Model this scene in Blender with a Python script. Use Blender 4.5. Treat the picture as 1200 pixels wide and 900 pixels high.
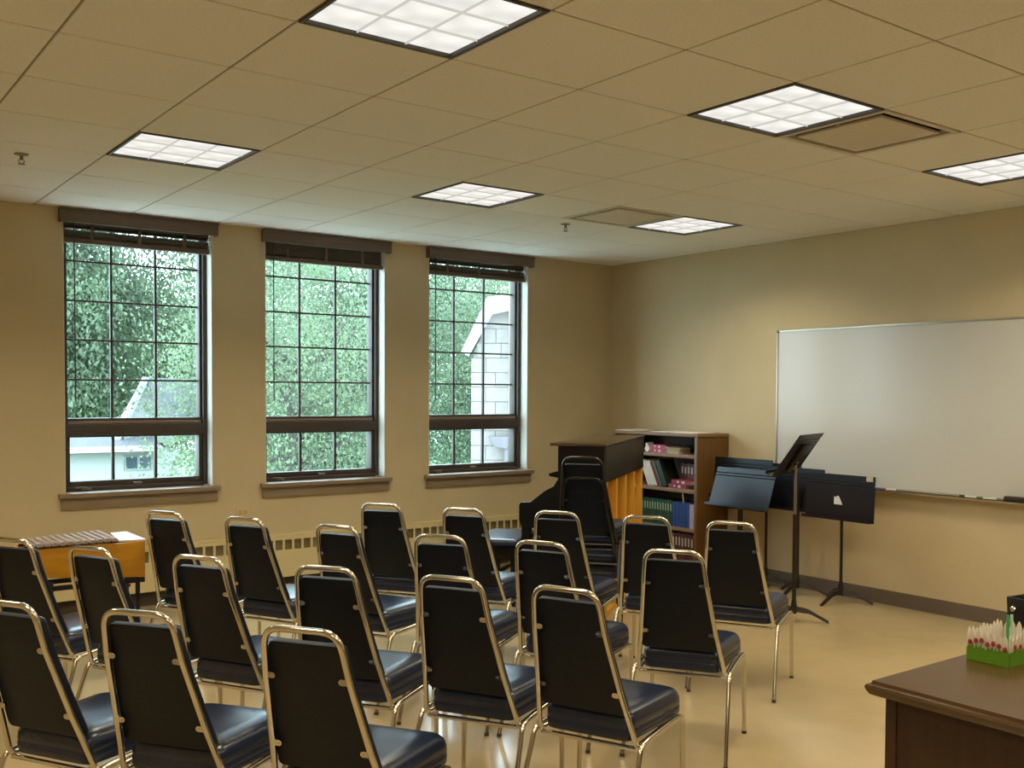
import bpy, bmesh, math, random
from mathutils import Vector, Matrix
random.seed(7)
C = bpy.context.scene.collection
PI = math.pi
for o in list(bpy.data.objects):
    bpy.data.objects.remove(o)

# ------------------------------------------------------------------ camera, world, exposure
cam_data = bpy.data.cameras.new('camera')
cam = bpy.data.objects.new('camera', cam_data)
C.objects.link(cam)
YAW, PITCH, ROLL = 0.6557, -0.0318, 0.0057
fw = Vector((math.sin(YAW)*math.cos(PITCH), math.cos(YAW)*math.cos(PITCH), math.sin(PITCH)))
rt = Vector((math.cos(YAW), -math.sin(YAW), 0))
up = rt.cross(fw)
r2 = math.cos(ROLL)*rt + math.sin(ROLL)*up
u2 = -math.sin(ROLL)*rt + math.cos(ROLL)*up
cam.matrix_world = Matrix(((r2.x, u2.x, -fw.x, -2.03), (r2.y, u2.y, -fw.y, -3.2521), (r2.z, u2.z, -fw.z, 1.5421), (0, 0, 0, 1)))
cam_data.sensor_fit = 'HORIZONTAL'
cam_data.sensor_width = 36.0
cam_data.lens = 1190.8542/1200*36.0
cam_data.shift_x = -44.83/1200
cam_data.shift_y = 48.42/1200
cam_data.clip_start = 0.05
cam_data.clip_end = 300
sc = bpy.context.scene
sc.camera = cam

world = bpy.data.worlds.new('overcast_sky')
sc.world = world
world.use_nodes = True
wn = world.node_tree.nodes
wn['Background'].inputs[0].default_value = (0.70, 0.88, 1.0, 1)
wn['Background'].inputs[1].default_value = 11.0

LAMP_COLOR = (1.0, 0.86, 0.60)
LAMP_WATT = 16.6
LAMP_SPREAD = 2.5
LENS_GLOW = 0.92
vs = sc.view_settings
vs.view_transform = 'Standard'
vs.look = 'None'
vs.exposure = 0.0
vs.gamma = 1.0
vs.use_curve_mapping = False

H = 2.779            # ceiling height
YW = 4.252           # window wall face
XR = 4.484           # whiteboard wall face
XL, YB = -3.66, -4.88
T = 0.6096           # ceiling module

# ------------------------------------------------------------------ materials
def lin(c):
    return c/12.92 if c <= 0.04045 else ((c+0.055)/1.055)**2.4
def hexc(h):
    h = h.lstrip('#')
    return tuple(lin(int(h[i:i+2], 16)/255) for i in (0, 2, 4))
MATS = {}
def mat(name, col, rough=0.5, metal=0.0, var=0.0, scale=8.0, bump=0.0, bscale=60.0, spec=0.5, coat=0.0, stretch=None, coords='Object'):
    if name in MATS:
        return MATS[name]
    if isinstance(col, str):
        col = hexc(col)
    m = bpy.data.materials.new(name)
    m.use_nodes = True
    nt = m.node_tree
    b = nt.nodes['Principled BSDF']
    b.inputs['Base Color'].default_value = (*col, 1)
    b.inputs['Roughness'].default_value = rough
    b.inputs['Metallic'].default_value = metal
    b.inputs['Specular IOR Level'].default_value = spec
    if coat:
        b.inputs['Coat Weight'].default_value = coat
        b.inputs['Coat Roughness'].default_value = 0.15
    if var or bump:
        tc = nt.nodes.new('ShaderNodeTexCoord')
        mp = nt.nodes.new('ShaderNodeMapping')
        if stretch:
            mp.inputs['Scale'].default_value = stretch
        nt.links.new(tc.outputs[coords], mp.inputs[0])
    if var:
        n = nt.nodes.new('ShaderNodeTexNoise')
        n.inputs['Scale'].default_value = scale
        n.inputs['Detail'].default_value = 4
        nt.links.new(mp.outputs[0], n.inputs[0])
        cr = nt.nodes.new('ShaderNodeValToRGB')
        cr.color_ramp.elements[0].position = 0.3
        cr.color_ramp.elements[1].position = 0.7
        cr.color_ramp.elements[0].color = (*[c*(1-var) for c in col], 1)
        cr.color_ramp.elements[1].color = (*[min(1, c*(1+var)) for c in col], 1)
        nt.links.new(n.outputs[0], cr.inputs[0])
        nt.links.new(cr.outputs[0], b.inputs['Base Color'])
    if bump:
        n2 = nt.nodes.new('ShaderNodeTexNoise')
        n2.inputs['Scale'].default_value = bscale
        n2.inputs['Detail'].default_value = 3
        nt.links.new(mp.outputs[0], n2.inputs[0])
        bp = nt.nodes.new('ShaderNodeBump')
        bp.inputs['Strength'].default_value = bump
        bp.inputs['Distance'].default_value = 0.002
        nt.links.new(n2.outputs[0], bp.inputs['Height'])
        nt.links.new(bp.outputs[0], b.inputs['Normal'])
    MATS[name] = m
    return m
def emat(name, col, strength, var=0.0):
    m = bpy.data.materials.new(name)
    m.use_nodes = True
    nt = m.node_tree
    nt.nodes.remove(nt.nodes['Principled BSDF'])
    e = nt.nodes.new('ShaderNodeEmission')
    e.inputs[0].default_value = (*col, 1)
    e.inputs[1].default_value = strength
    nt.links.new(e.outputs[0], nt.nodes['Material Output'].inputs[0])
    return m

WALL = mat('tan_wall_paint', (0.60, 0.50, 0.32), 0.75, var=0.03, scale=3, bump=0.15, bscale=180, spec=0.3)
CEIL = mat('ceiling_tile_white', (0.83, 0.82, 0.79), 0.95, var=0.05, scale=90, bump=0.5, bscale=220, spec=0.1)
GRID = mat('ceiling_grid', '#8e8064', 0.6)
FLOOR = mat('beige_vinyl_floor', (0.46, 0.36, 0.205), 0.15, var=0.05, scale=5, bump=0.04, bscale=9, spec=0.5)
BASE = mat('brown_rubber_base', '#5e5040', 0.55)
WINWOOD = mat('brown_window_wood', '#463b34', 0.55, var=0.18, scale=14, stretch=(1, 1, 6))
SILLWOOD = mat('taupe_sill_wood', '#8f7d68', 0.4, var=0.12, scale=10, stretch=(0.5, 6, 6))
BLIND = mat('blind_wood', '#685648', 0.5, var=0.15, scale=12, stretch=(0.4, 6, 6))
REVEAL = mat('off_white_reveal', '#d2d0c8', 0.6)
RAD = mat('cream_radiator_enamel', '#d6c79a', 0.45, spec=0.4)
RADIN = mat('radiator_inner', '#8f815c', 0.7)
CHROME = mat('chrome_tube', '#d8d2c4', 0.14, 1.0)
VINYL = mat('navy_vinyl', '#1a243a', 0.27, var=0.10, scale=20, bump=0.12, bscale=140, spec=0.55)
VBACK = mat('navy_vinyl_back', '#10151f', 0.5, var=0.15, scale=60, bump=0.2, bscale=260, spec=0.3)
RUBBER = mat('grey_rubber', '#3a3530', 0.7)
BLACKWOOD = mat('black_piano_lacquer', '#0d0b0a', 0.3, var=0.1, scale=6, spec=0.25)
PIANOTOP = mat('piano_lid_sheen', '#4c3e2b', 0.2, spec=0.6)  # ceiling reflection on the black lid, put into a brown base colour
STRIP = mat('dark_back_strip', '#2b241b', 0.5, var=0.12, scale=9)
ORANGE = mat('amber_back_wood', '#c98a14', 0.5, var=0.07, scale=9, stretch=(5, 5, 0.6))
ORANGE2 = mat('amber_post_wood', '#e2ab42', 0.45, var=0.07, scale=9, stretch=(5, 5, 0.6))
IVORY = mat('ivory_keys', '#e6e0d0', 0.3)
BOOKCASE = mat('walnut_bookcase', '#6d4c22', 0.45, var=0.16, scale=9, stretch=(5, 5, 0.5))
BOOKEDGE = mat('bookcase_edge', '#8a6a4c', 0.5, var=0.1, scale=10)
DESKTOP = mat('desk_top_wood', '#523a20', 0.25, var=0.12, scale=7, stretch=(6, 0.6, 6), spec=0.5)
DESKBODY = mat('desk_body_wood', '#3a2410', 0.4, var=0.18, scale=9, stretch=(5, 5, 0.5))
STANDM = mat('stand_black_satin', '#141820', 0.33, spec=0.5, bump=0.05, bscale=300)
STANDPOLE = mat('stand_pole_brown_black', '#231a12', 0.4, spec=0.5)
BRASS = mat('brass_knob', '#b59a58', 0.25, 1.0)
PAPER = mat('white_paper', '#e4e0d6', 0.7)
LABELW = mat('pale_sticker', '#b9b6a0', 0.6)
WBOARD = mat('whiteboard_gloss', (0.61, 0.60, 0.56), 0.2, spec=0.55, bump=0.25, bscale=5, stretch=(1, 3.5, 0.12))
ALU = mat('aluminium_trim', '#b9b4a6', 0.35, 0.8)
XYLOWOOD = mat('honey_box_wood', '#c98f22', 0.38, var=0.1, scale=8, stretch=(0.6, 5, 5))
XYLOPALE = mat('pale_end_wood', '#ddd6cc', 0.4)
XBAR = mat('rosewood_bar', '#a79a98', 0.22, var=0.15, scale=10, spec=0.6)
BLACKM = mat('black_metal', '#15110e', 0.45)
PLATE = mat('cream_plate', '#d3c092', 0.5)
STEEL = mat('sprinkler_steel', '#8d8778', 0.35, 0.7)
VENT = mat('diffuser_paint', '#d2cabb', 0.6)
VENTDARK = mat('diffuser_slot_shade', '#1d1913', 0.8)  # shade up inside the slots, put into the throat colour
LAMPFRAME = mat('lamp_frame', '#4a463c', 0.5)
LENS = emat('lamp_lens', (1.0, 0.97, 0.90), LENS_GLOW)
FIN = emat('lamp_louver_glow', (1.0, 0.96, 0.88), .62)
def lens_pattern(m):
    nt = m.node_tree
    e = [n for n in nt.nodes if n.type == 'EMISSION'][0]
    tc = nt.nodes.new('ShaderNodeTexCoord')
    n = nt.nodes.new('ShaderNodeTexNoise'); n.inputs['Scale'].default_value = 7.0; n.inputs['Detail'].default_value = 1
    mr = nt.nodes.new('ShaderNodeMapRange')
    mr.inputs[1].default_value = .3; mr.inputs[2].default_value = .7
    mr.inputs[3].default_value = LENS_GLOW*.84; mr.inputs[4].default_value = LENS_GLOW*1.12
    nt.links.new(tc.outputs['Object'], n.inputs[0]); nt.links.new(n.outputs[0], mr.inputs[0]); nt.links.new(mr.outputs[0], e.inputs[1])
lens_pattern(LENS)
WHITESIDING = mat('white_siding', (0.36, 0.36, 0.36), 0.7)
ROOFG = mat('grey_shingle_roof', (0.085, 0.085, 0.10), 0.8, var=0.15, scale=12)
STONE = mat('pale_limestone', (0.165, 0.148, 0.138), 0.8, var=0.10, scale=5)
COPING = mat('white_coping', (0.26, 0.26, 0.26), 0.7)
HGLASS = mat('far_window_glass', '#3c4a52', 0.1, spec=0.6)
LEAD = mat('grey_lead_pipe', (0.09, 0.082, 0.09), 0.6)
def leafmat(name, col):
    m = mat(name, col, 0.5, var=0.6, scale=0.9)
    nt = m.node_tree
    b = nt.nodes['Principled BSDF']
    tr = nt.nodes.new('ShaderNodeBsdfTranslucent')
    src = b.inputs['Base Color'].links[0].from_socket
    nt.links.new(src, tr.inputs[0])
    mx = nt.nodes.new('ShaderNodeMixShader')
    mx.inputs[0].default_value = 0.4
    nt.links.new(b.outputs[0], mx.inputs[1])
    nt.links.new(tr.outputs[0], mx.inputs[2])
    nt.links.new(mx.outputs[0], nt.nodes['Material Output'].inputs[0])
    return m
LEAF = leafmat('leaf_green', (0.118, 0.168, 0.098))
LEAF2 = leafmat('leaf_pale_green', (0.135, 0.185, 0.105))
BARK = mat('grey_bark', '#4e4a44', 0.9, var=0.2, scale=6)
GRASS = mat('lawn_grass', (0.08, 0.16, 0.05), 0.9, var=0.3, scale=2)

def glass_mat():
    m = bpy.data.materials.new('pane_glass')
    m.use_nodes = True
    nt = m.node_tree
    nt.nodes.remove(nt.nodes['Principled BSDF'])
    t = nt.nodes.new('ShaderNodeBsdfTransparent')
    t.inputs[0].default_value = (0.86, 0.95, 0.95, 1)
    g = nt.nodes.new('ShaderNodeBsdfGlossy')
    g.inputs['Roughness'].default_value = 0.02
    f = nt.nodes.new('ShaderNodeFresnel')
    f.inputs[0].default_value = 1.45
    mx = nt.nodes.new('ShaderNodeMixShader')
    nt.links.new(f.outputs[0], mx.inputs[0])
    nt.links.new(t.outputs[0], mx.inputs[1])
    nt.links.new(g.outputs[0], mx.inputs[2])
    nt.links.new(mx.outputs[0], nt.nodes['Material Output'].inputs[0])
    return m
GLASS = glass_mat()
BOOKM = {}
def bookmat(h, rough=0.5):
    if h not in BOOKM:
        BOOKM[h] = mat('book_cover_' + h, '#' + h, rough, var=0.06, scale=30)
    return BOOKM[h]

# ------------------------------------------------------------------ mesh helpers
class MB:
    def __init__(self):
        self.v = []; self.f = []; self.m = []
    def add(self, vs_, fs, mi=0):
        o = len(self.v)
        self.v += [tuple(p) for p in vs_]
        self.f += [tuple(i+o for i in q) for q in fs]
        self.m += [mi]*len(fs)
        return self
    def box(self, x0, x1, y0, y1, z0, z1, mi=0, M=None):
        P = [Vector((x, y, z)) for z in (z0, z1) for y in (y0, y1) for x in (x0, x1)]
        if M is not None:
            P = [M @ p for p in P]
        return self.add(P, [(0, 2, 3, 1), (4, 5, 7, 6), (0, 1, 5, 4), (2, 6, 7, 3), (0, 4, 6, 2), (1, 3, 7, 5)], mi)
    def prism(self, poly, fn, h0, h1, mi=0):
        """poly: ccw 2d outline; fn(a, b, h) -> 3d point"""
        n = len(poly)
        P = [fn(a, b, h0) for a, b in poly] + [fn(a, b, h1) for a, b in poly]
        F = [tuple(reversed(range(n))), tuple(range(n, 2*n))]
        F += [(i, (i+1) % n, n+(i+1) % n, n+i) for i in range(n)]
        return self.add(P, F, mi)
    def tube(self, pts, r, n=10, mi=0, caps=True):
        pts = [Vector(p) for p in pts]
        rr = r if isinstance(r, (list, tuple)) else [r]*len(pts)
        P = []; F = []
        t0 = (pts[1]-pts[0]).normalized()
        a = Vector((0, 0, 1)) if abs(t0.z) < 0.9 else Vector((1, 0, 0))
        nrm = t0.cross(a).normalized()
        for i, p in enumerate(pts):
            if i == 0: t = t0
            elif i == len(pts)-1: t = (pts[i]-pts[i-1]).normalized()
            else: t = ((pts[i]-pts[i-1]).normalized()+(pts[i+1]-pts[i]).normalized()).normalized()
            nrm = (nrm - t*nrm.dot(t)).normalized()
            bn = t.cross(nrm)
            for k in range(n):
                an = 2*PI*k/n
                P.append(p+(nrm*math.cos(an)+bn*math.sin(an))*rr[i])
        for i in range(len(pts)-1):
            for k in range(n):
                F.append((i*n+k, i*n+(k+1) % n, (i+1)*n+(k+1) % n, (i+1)*n+k))
        if caps:
            F.append(tuple(reversed(range(n))))
            F.append(tuple(range((len(pts)-1)*n, len(pts)*n)))
        return self.add(P, F, mi)
    def rings(self, rings, mi=0):
        n = len(rings[0]); P = [p for r in rings for p in r]; F = []
        for i in range(len(rings)-1):
            for k in range(n):
                F.append((i*n+k, i*n+(k+1) % n, (i+1)*n+(k+1) % n, (i+1)*n+k))
        F.append(tuple(reversed(range(n))))
        F.append(tuple(range((len(rings)-1)*n, len(rings)*n)))
        return self.add(P, F, mi)
    def lathe(self, prof, n=14, mi=0, c=(0, 0, 0)):
        return self.rings([[Vector((c[0]+r*math.cos(2*PI*k/n), c[1]+r*math.sin(2*PI*k/n), c[2]+z)) for k in range(n)] for r, z in prof], mi)

def fillet(pts, rads, seg=5, closed=False):
    pts = [Vector(p) for p in pts]; out = []; n = len(pts)
    for i, p in enumerate(pts):
        if not closed and i in (0, n-1):
            out.append(p); continue
        r = rads if not isinstance(rads, (list, tuple)) else rads[i]
        a = (pts[i-1]-p); b = (pts[(i+1) % n]-p)
        la, lb = a.length, b.length; a.normalize(); b.normalize()
        ang = a.angle(b)
        if r <= 0 or ang > PI-0.03:
            out.append(p); continue
        d = min(r/math.tan(ang/2), la*0.49, lb*0.49)
        q0 = p+a*d; q1 = p+b*d
        for k in range(seg+1):
            t = k/seg
            out.append(q0*(1-t)**2+p*2*t*(1-t)+q1*t*t)
    return out

def build(name, mb, m, parent=None, bevel=0.0, smooth=35, loc=None, rotz=0.0, kind=None, label=None, seg=2):
    me = bpy.data.meshes.new(name)
    me.from_pydata(mb.v, [], mb.f)
    for mm in (m if isinstance(m, (list, tuple)) else [m]):
        me.materials.append(mm)
    if any(mb.m):
        me.polygons.foreach_set('material_index', mb.m)
    if bevel:
        bm = bmesh.new(); bm.from_mesh(me)
        es = [e for e in bm.edges if len(e.link_faces) == 2 and e.calc_face_angle(0) > 0.6]
        bmesh.ops.bevel(bm, geom=es, offset=bevel, segments=seg, affect='EDGES', profile=0.6, clamp_overlap=True)
        bm.to_mesh(me); bm.free()
    if smooth:
        me.polygons.foreach_set('use_smooth', [True]*len(me.polygons))
        me.set_sharp_from_angle(angle=math.radians(smooth))
    me.update()
    o = bpy.data.objects.new(name, me)
    C.objects.link(o)
    if parent is not None: o.parent = parent
    if loc is not None: o.location = loc
    if rotz: o.rotation_euler.z = rotz
    if kind: o['kind'] = kind
    if label: o['label'] = label
    return o
def inst(name, me, parent=None, loc=(0, 0, 0), rot=(0, 0, 0), scale=None):
    o = bpy.data.objects.new(name, me)
    C.objects.link(o)
    o.parent = parent; o.location = loc; o.rotation_euler = rot
    if scale: o.scale = scale
    return o
def tag(o, label, cat, group=None):
    o['label'] = label; o['category'] = cat
    if group: o['group'] = group
    return o
def thing(name, label, cat, loc=(0, 0, 0), rotz=0.0, group=None):
    o = bpy.data.objects.new(name, None)
    o.empty_display_size = 0.1
    C.objects.link(o); o.location = loc; o.rotation_euler.z = rotz
    return tag(o, label, cat, group)
def struct_empty(name, loc=(0, 0, 0)):
    o = bpy.data.objects.new(name, None)
    o.empty_display_size = 0.1
    C.objects.link(o); o.location = loc; o['kind'] = 'structure'
    return o
def dup(o, parent=None):
    c = o.copy(); C.objects.link(c)
    if parent is not None: c.parent = parent
    for ch in list(o.children):
        dup(ch, c)
    return c

# ------------------------------------------------------------------ room shell
build('floor', MB().box(XL-.2, XR+.2, YB-.2, YW+.3, -.12, 0), FLOOR, kind='structure', smooth=0)
WIN = [(-0.435, 0.582), (0.986, 2.016), (2.431, 3.479)]
ZS, ZT = 0.80, 2.745          # rough opening bottom / top
mb = MB()
xs = [XL-.2] + [v for w in WIN for v in w] + [XR+.2]
for i in range(0, len(xs), 2):
    mb.box(xs[i], xs[i+1], YW, YW+.3, 0, H+.1)
for a, b in WIN:
    mb.box(a, b, YW, YW+.3, 0, ZS)
    mb.box(a, b, YW, YW+.3, ZT, H+.1)
build('wall_back', mb, WALL, kind='structure', smooth=0)
build('wall_right', MB().box(XR, XR+.2, YB-.2, YW, 0, H+.1), WALL, kind='structure', smooth=0)
build('wall_left', MB().box(XL-.2, XL, YB-.2, YW, 0, H+.1), WALL, kind='structure', smooth=0)
build('wall_front', MB().box(XL, XR, YB-.2, YB, 0, H+.1), WALL, kind='structure', smooth=0)
def base_poly():
    return [(0, 0), (.016, 0), (.010, .012), (.008, .098), (.004, .104), (0, .104)]
build('baseboard_right', MB().prism(base_poly(), lambda a, b, h: Vector((XR-a, h, b)), YB, YW), BASE, kind='structure')
build('baseboard_back', MB().prism(base_poly(), lambda a, b, h: Vector((h, YW-a, b)), XR-.016, XL), BASE, kind='structure')
build('baseboard_left', MB().prism(base_poly(), lambda a, b, h: Vector((XL+a, h, b)), YW, YB), BASE, kind='structure')
build('baseboard_front', MB().prism(base_poly(), lambda a, b, h: Vector((h, YB+a, b)), XL, XR), BASE, kind='structure')

# ceiling: backing deck, recessed grid, one tile per module
LIGHTS = [(a, b) for a in (-4, -1, 2, 5) for b in (-5, -1, 3)]
VENTS = [(3, -1), (4, 3)]
A0, A1, B0, B1 = -6, 8, -8, 7
ceil = build('ceiling', MB().box(XL-.2, XR+.2, YB-.2, YW+.3, H+.10, H+.16), GRID, kind='structure', smooth=0)
mb = MB()
for a in range(A0, A1):
    if XL-.01 < a*T < XR: mb.box(a*T-.012, a*T+.012, YB, YW, H+.0035, H+.02)
for b in range(B0, B1):
    if YB-.01 < b*T < YW: mb.box(XL, XR, b*T-.012, b*T+.012, H+.003, H+.02)
mb.box(XL, XR, YW-.02, YW, H+.001, H+.02).box(XR-.02, XR, YB, YW, H+.001, H+.02)
build('grid_bars', mb, GRID, ceil, smooth=0)
tile_meshes = {}
for a in range(A0, A1):
    for b in range(B0, B1):
        if (a, b) in LIGHTS or (a, b) in VENTS: continue
        x0, x1 = max(a*T, XL), min((a+1)*T, XR)
        y0, y1 = max(b*T, YB), min((b+1)*T, YW)
        w, d = round(x1-x0, 3), round(y1-y0, 3)
        if w < .03 or d < .03: continue
        if (w, d) not in tile_meshes:
            g = .0045
            o = build('ceiling_tile', MB().box(-w/2+g, w/2-g, -d/2+g, d/2-g, 0, .016), CEIL, ceil, bevel=.0025, seg=1)
            tile_meshes[(w, d)] = o.data
        else:
            o = inst('ceiling_tile', tile_meshes[(w, d)], ceil)
        o.location = ((x0+x1)/2, (y0+y1)/2, H)

# ------------------------------------------------------------------ recessed ceiling lamps
def lamp_builder():
    t = thing('ceiling_lamp', '', 'lamp')
    h = T/2-.004
    mb = MB()
    for s in (-1, 1):
        mb.box(s*h-(.016 if s > 0 else 0), s*h+(.016 if s < 0 else 0), -h, h, -.004, .03)
        mb.box(-h+.016, h-.016, s*h-(.016 if s > 0 else 0), s*h+(.016 if s < 0 else 0), -.004, .03)
    build('frame', mb, LAMPFRAME, t, bevel=.002, seg=1)
    build('housing', MB().box(-h, h, -h, h, .032, .08), LAMPFRAME, t, smooth=0)
    k = h-.016
    c = 2*k/3
    me = None
    for i in range(3):
        for j in range(3):
            cx, cy = -k+c*(i+.5), -k+c*(j+.5)
            if me is None:
                q = c/2-.003
                mb = MB().rings([[Vector((sx*(q-e), sy*(q-e), z)) for sx, sy in ((-1, -1), (1, -1), (1, 1), (-1, 1))] for e, z in ((0, .012), (0, .006), (.014, .002), (.03, .001))][::-1])
                o = build('lens_cell', mb, LENS, t, smooth=0); me = o.data
            else:
                o = inst('lens_cell', me, t)
            o.location = (cx, cy, 0.004)
    for i in (1, 2):
        p = -k+c*i
        build('louver_fin', MB().box(p-.0022, p+.0022, -k+.006, k-.006, .003, .014), FIN, t, smooth=0)
        build('louver_fin', MB().box(-k+.006, k-.006, p-.0022, p+.0022, .003, .0139), FIN, t, smooth=0)
    L = bpy.data.lights.new('lamp_tube_light', 'AREA')
    L.shape = 'SQUARE'; L.size = .54; L.energy = LAMP_WATT; L.spread = LAMP_SPREAD; L.color = LAMP_COLOR
    lo = bpy.data.objects.new('lamp_tube_light', L)
    C.objects.link(lo); lo.parent = t; lo.location = (0, 0, -.012)
    return t
lamp_label = {
    (-1, -1): 'square white ceiling lamp nearest the viewer, largest and cut by the picture top',
    (-1, 3): 'square white recessed ceiling lamp in front of the left window',
    (2, 3): 'square white recessed ceiling lamp in front of the middle and right windows',
    (2, -1): 'square white recessed ceiling lamp touching the large slotted air diffuser on its right',
    (5, 3): 'square white ceiling lamp farthest back, beside the air diffuser near the room corner',
    (5, -1): 'square white ceiling lamp at the right edge of the picture, above the whiteboard',
    (-4, -5): 'square recessed ceiling lamp in the back left corner behind the viewer',
    (-4, -1): 'square recessed ceiling lamp by the left wall, beside the viewer',
    (-4, 3): 'square recessed ceiling lamp in the left corner by the window wall',
    (-1, -5): 'square recessed ceiling lamp right behind the viewer',
    (2, -5): 'square recessed ceiling lamp behind the dark desk',
    (5, -5): 'square recessed ceiling lamp in the far right corner behind the viewer'}
lamp0 = lamp_builder()
for i, (a, b) in enumerate(LIGHTS):
    o = lamp0 if i == 0 else dup(lamp0)
    o.location = ((a+.5)*T, (b+.5)*T, H)
    tag(o, lamp_label[(a, b)], 'lamp', 'recessed ceiling lamps')

def vent(a, b, label, mir):
    t = thing('air_diffuser', label, 'vent', ((a+.5)*T, (b+.5)*T, H), 0, 'ceiling air diffusers')
    h = T/2-.004
    mb = MB()
    for s in (-1, 1):
        mb.box(s*h-(.03 if s > 0 else 0), s*h+(.03 if s < 0 else 0), -h, h, -.003, .02)
        mb.box(-h+.03, h-.03, s*h-(.03 if s > 0 else 0), s*h+(.03 if s < 0 else 0), -.003, .02)
    build('frame', mb, VENT, t, bevel=.002, seg=1)
    build('duct_throat', MB().box(-h+.03, h-.03, -h+.03, h-.03, .05, .07), VENTDARK, t, smooth=0)
    mb = MB()
    k = h-.03
    for s in (-1, 1):
        mb.box(s*k-(.004 if s > 0 else 0), s*k+(.004 if s < 0 else 0), -k, k, .02, .05)
        mb.box(-k, k, s*k-(.004 if s > 0 else 0), s*k+(.004 if s < 0 else 0), .02, .05)
    build('throat_wall', mb, VENTDARK, t, smooth=0)
    q = k-.04
    build('face_plate', MB().rings([[Vector((sx*e, sy*e, z)) for sx, sy in ((-1, -1), (1, -1), (1, 1), (-1, 1))] for e, z in ((q-.01, -.006), (q, -.004), (q, .006))]), VENT, t, smooth=0)
    for s in (-1, 1):
        build('hanger', MB().box(s*q-.01, s*q+.01, -.004, .004, .006, .05), VENT, t, smooth=0)
    return t
vent(3, -1, 'square ceiling air diffuser with dark slots, beside the lamp above the whiteboard end', 1)
vent(4, 3, 'square ceiling air diffuser with dark slots, small with distance near the far corner', 1)
def sprinkler(x, y, label):
    t = thing('fire_sprinkler', label, 'sprinkler', (x, y, H), 0, 'ceiling fire sprinklers')
    build('escutcheon', MB().lathe([(.036, 0), (.032, -.006), (.012, -.010), (.012, -.011)][::-1]), STEEL, t)
    mb = MB().lathe([(.009, -.010), (.009, -.03), (.005, -.032)][::-1], n=8)
    for s in (-1, 1): mb.tube(fillet([(s*.006, 0, -.028), (s*.016, 0, -.036), (s*.003, 0, -.052)], .006, 3), .0025, 6)
    build('head', mb, STEEL, t)
    build('deflector', MB().lathe([(.018, -.052), (.018, -.055)][::-1], n=12), STEEL, t)
sprinkler(-.96, 2.70, 'small steel fire sprinkler on the ceiling at the far left')
sprinkler(2.61, 2.61, 'small steel fire sprinkler on the ceiling before the right window')

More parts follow.
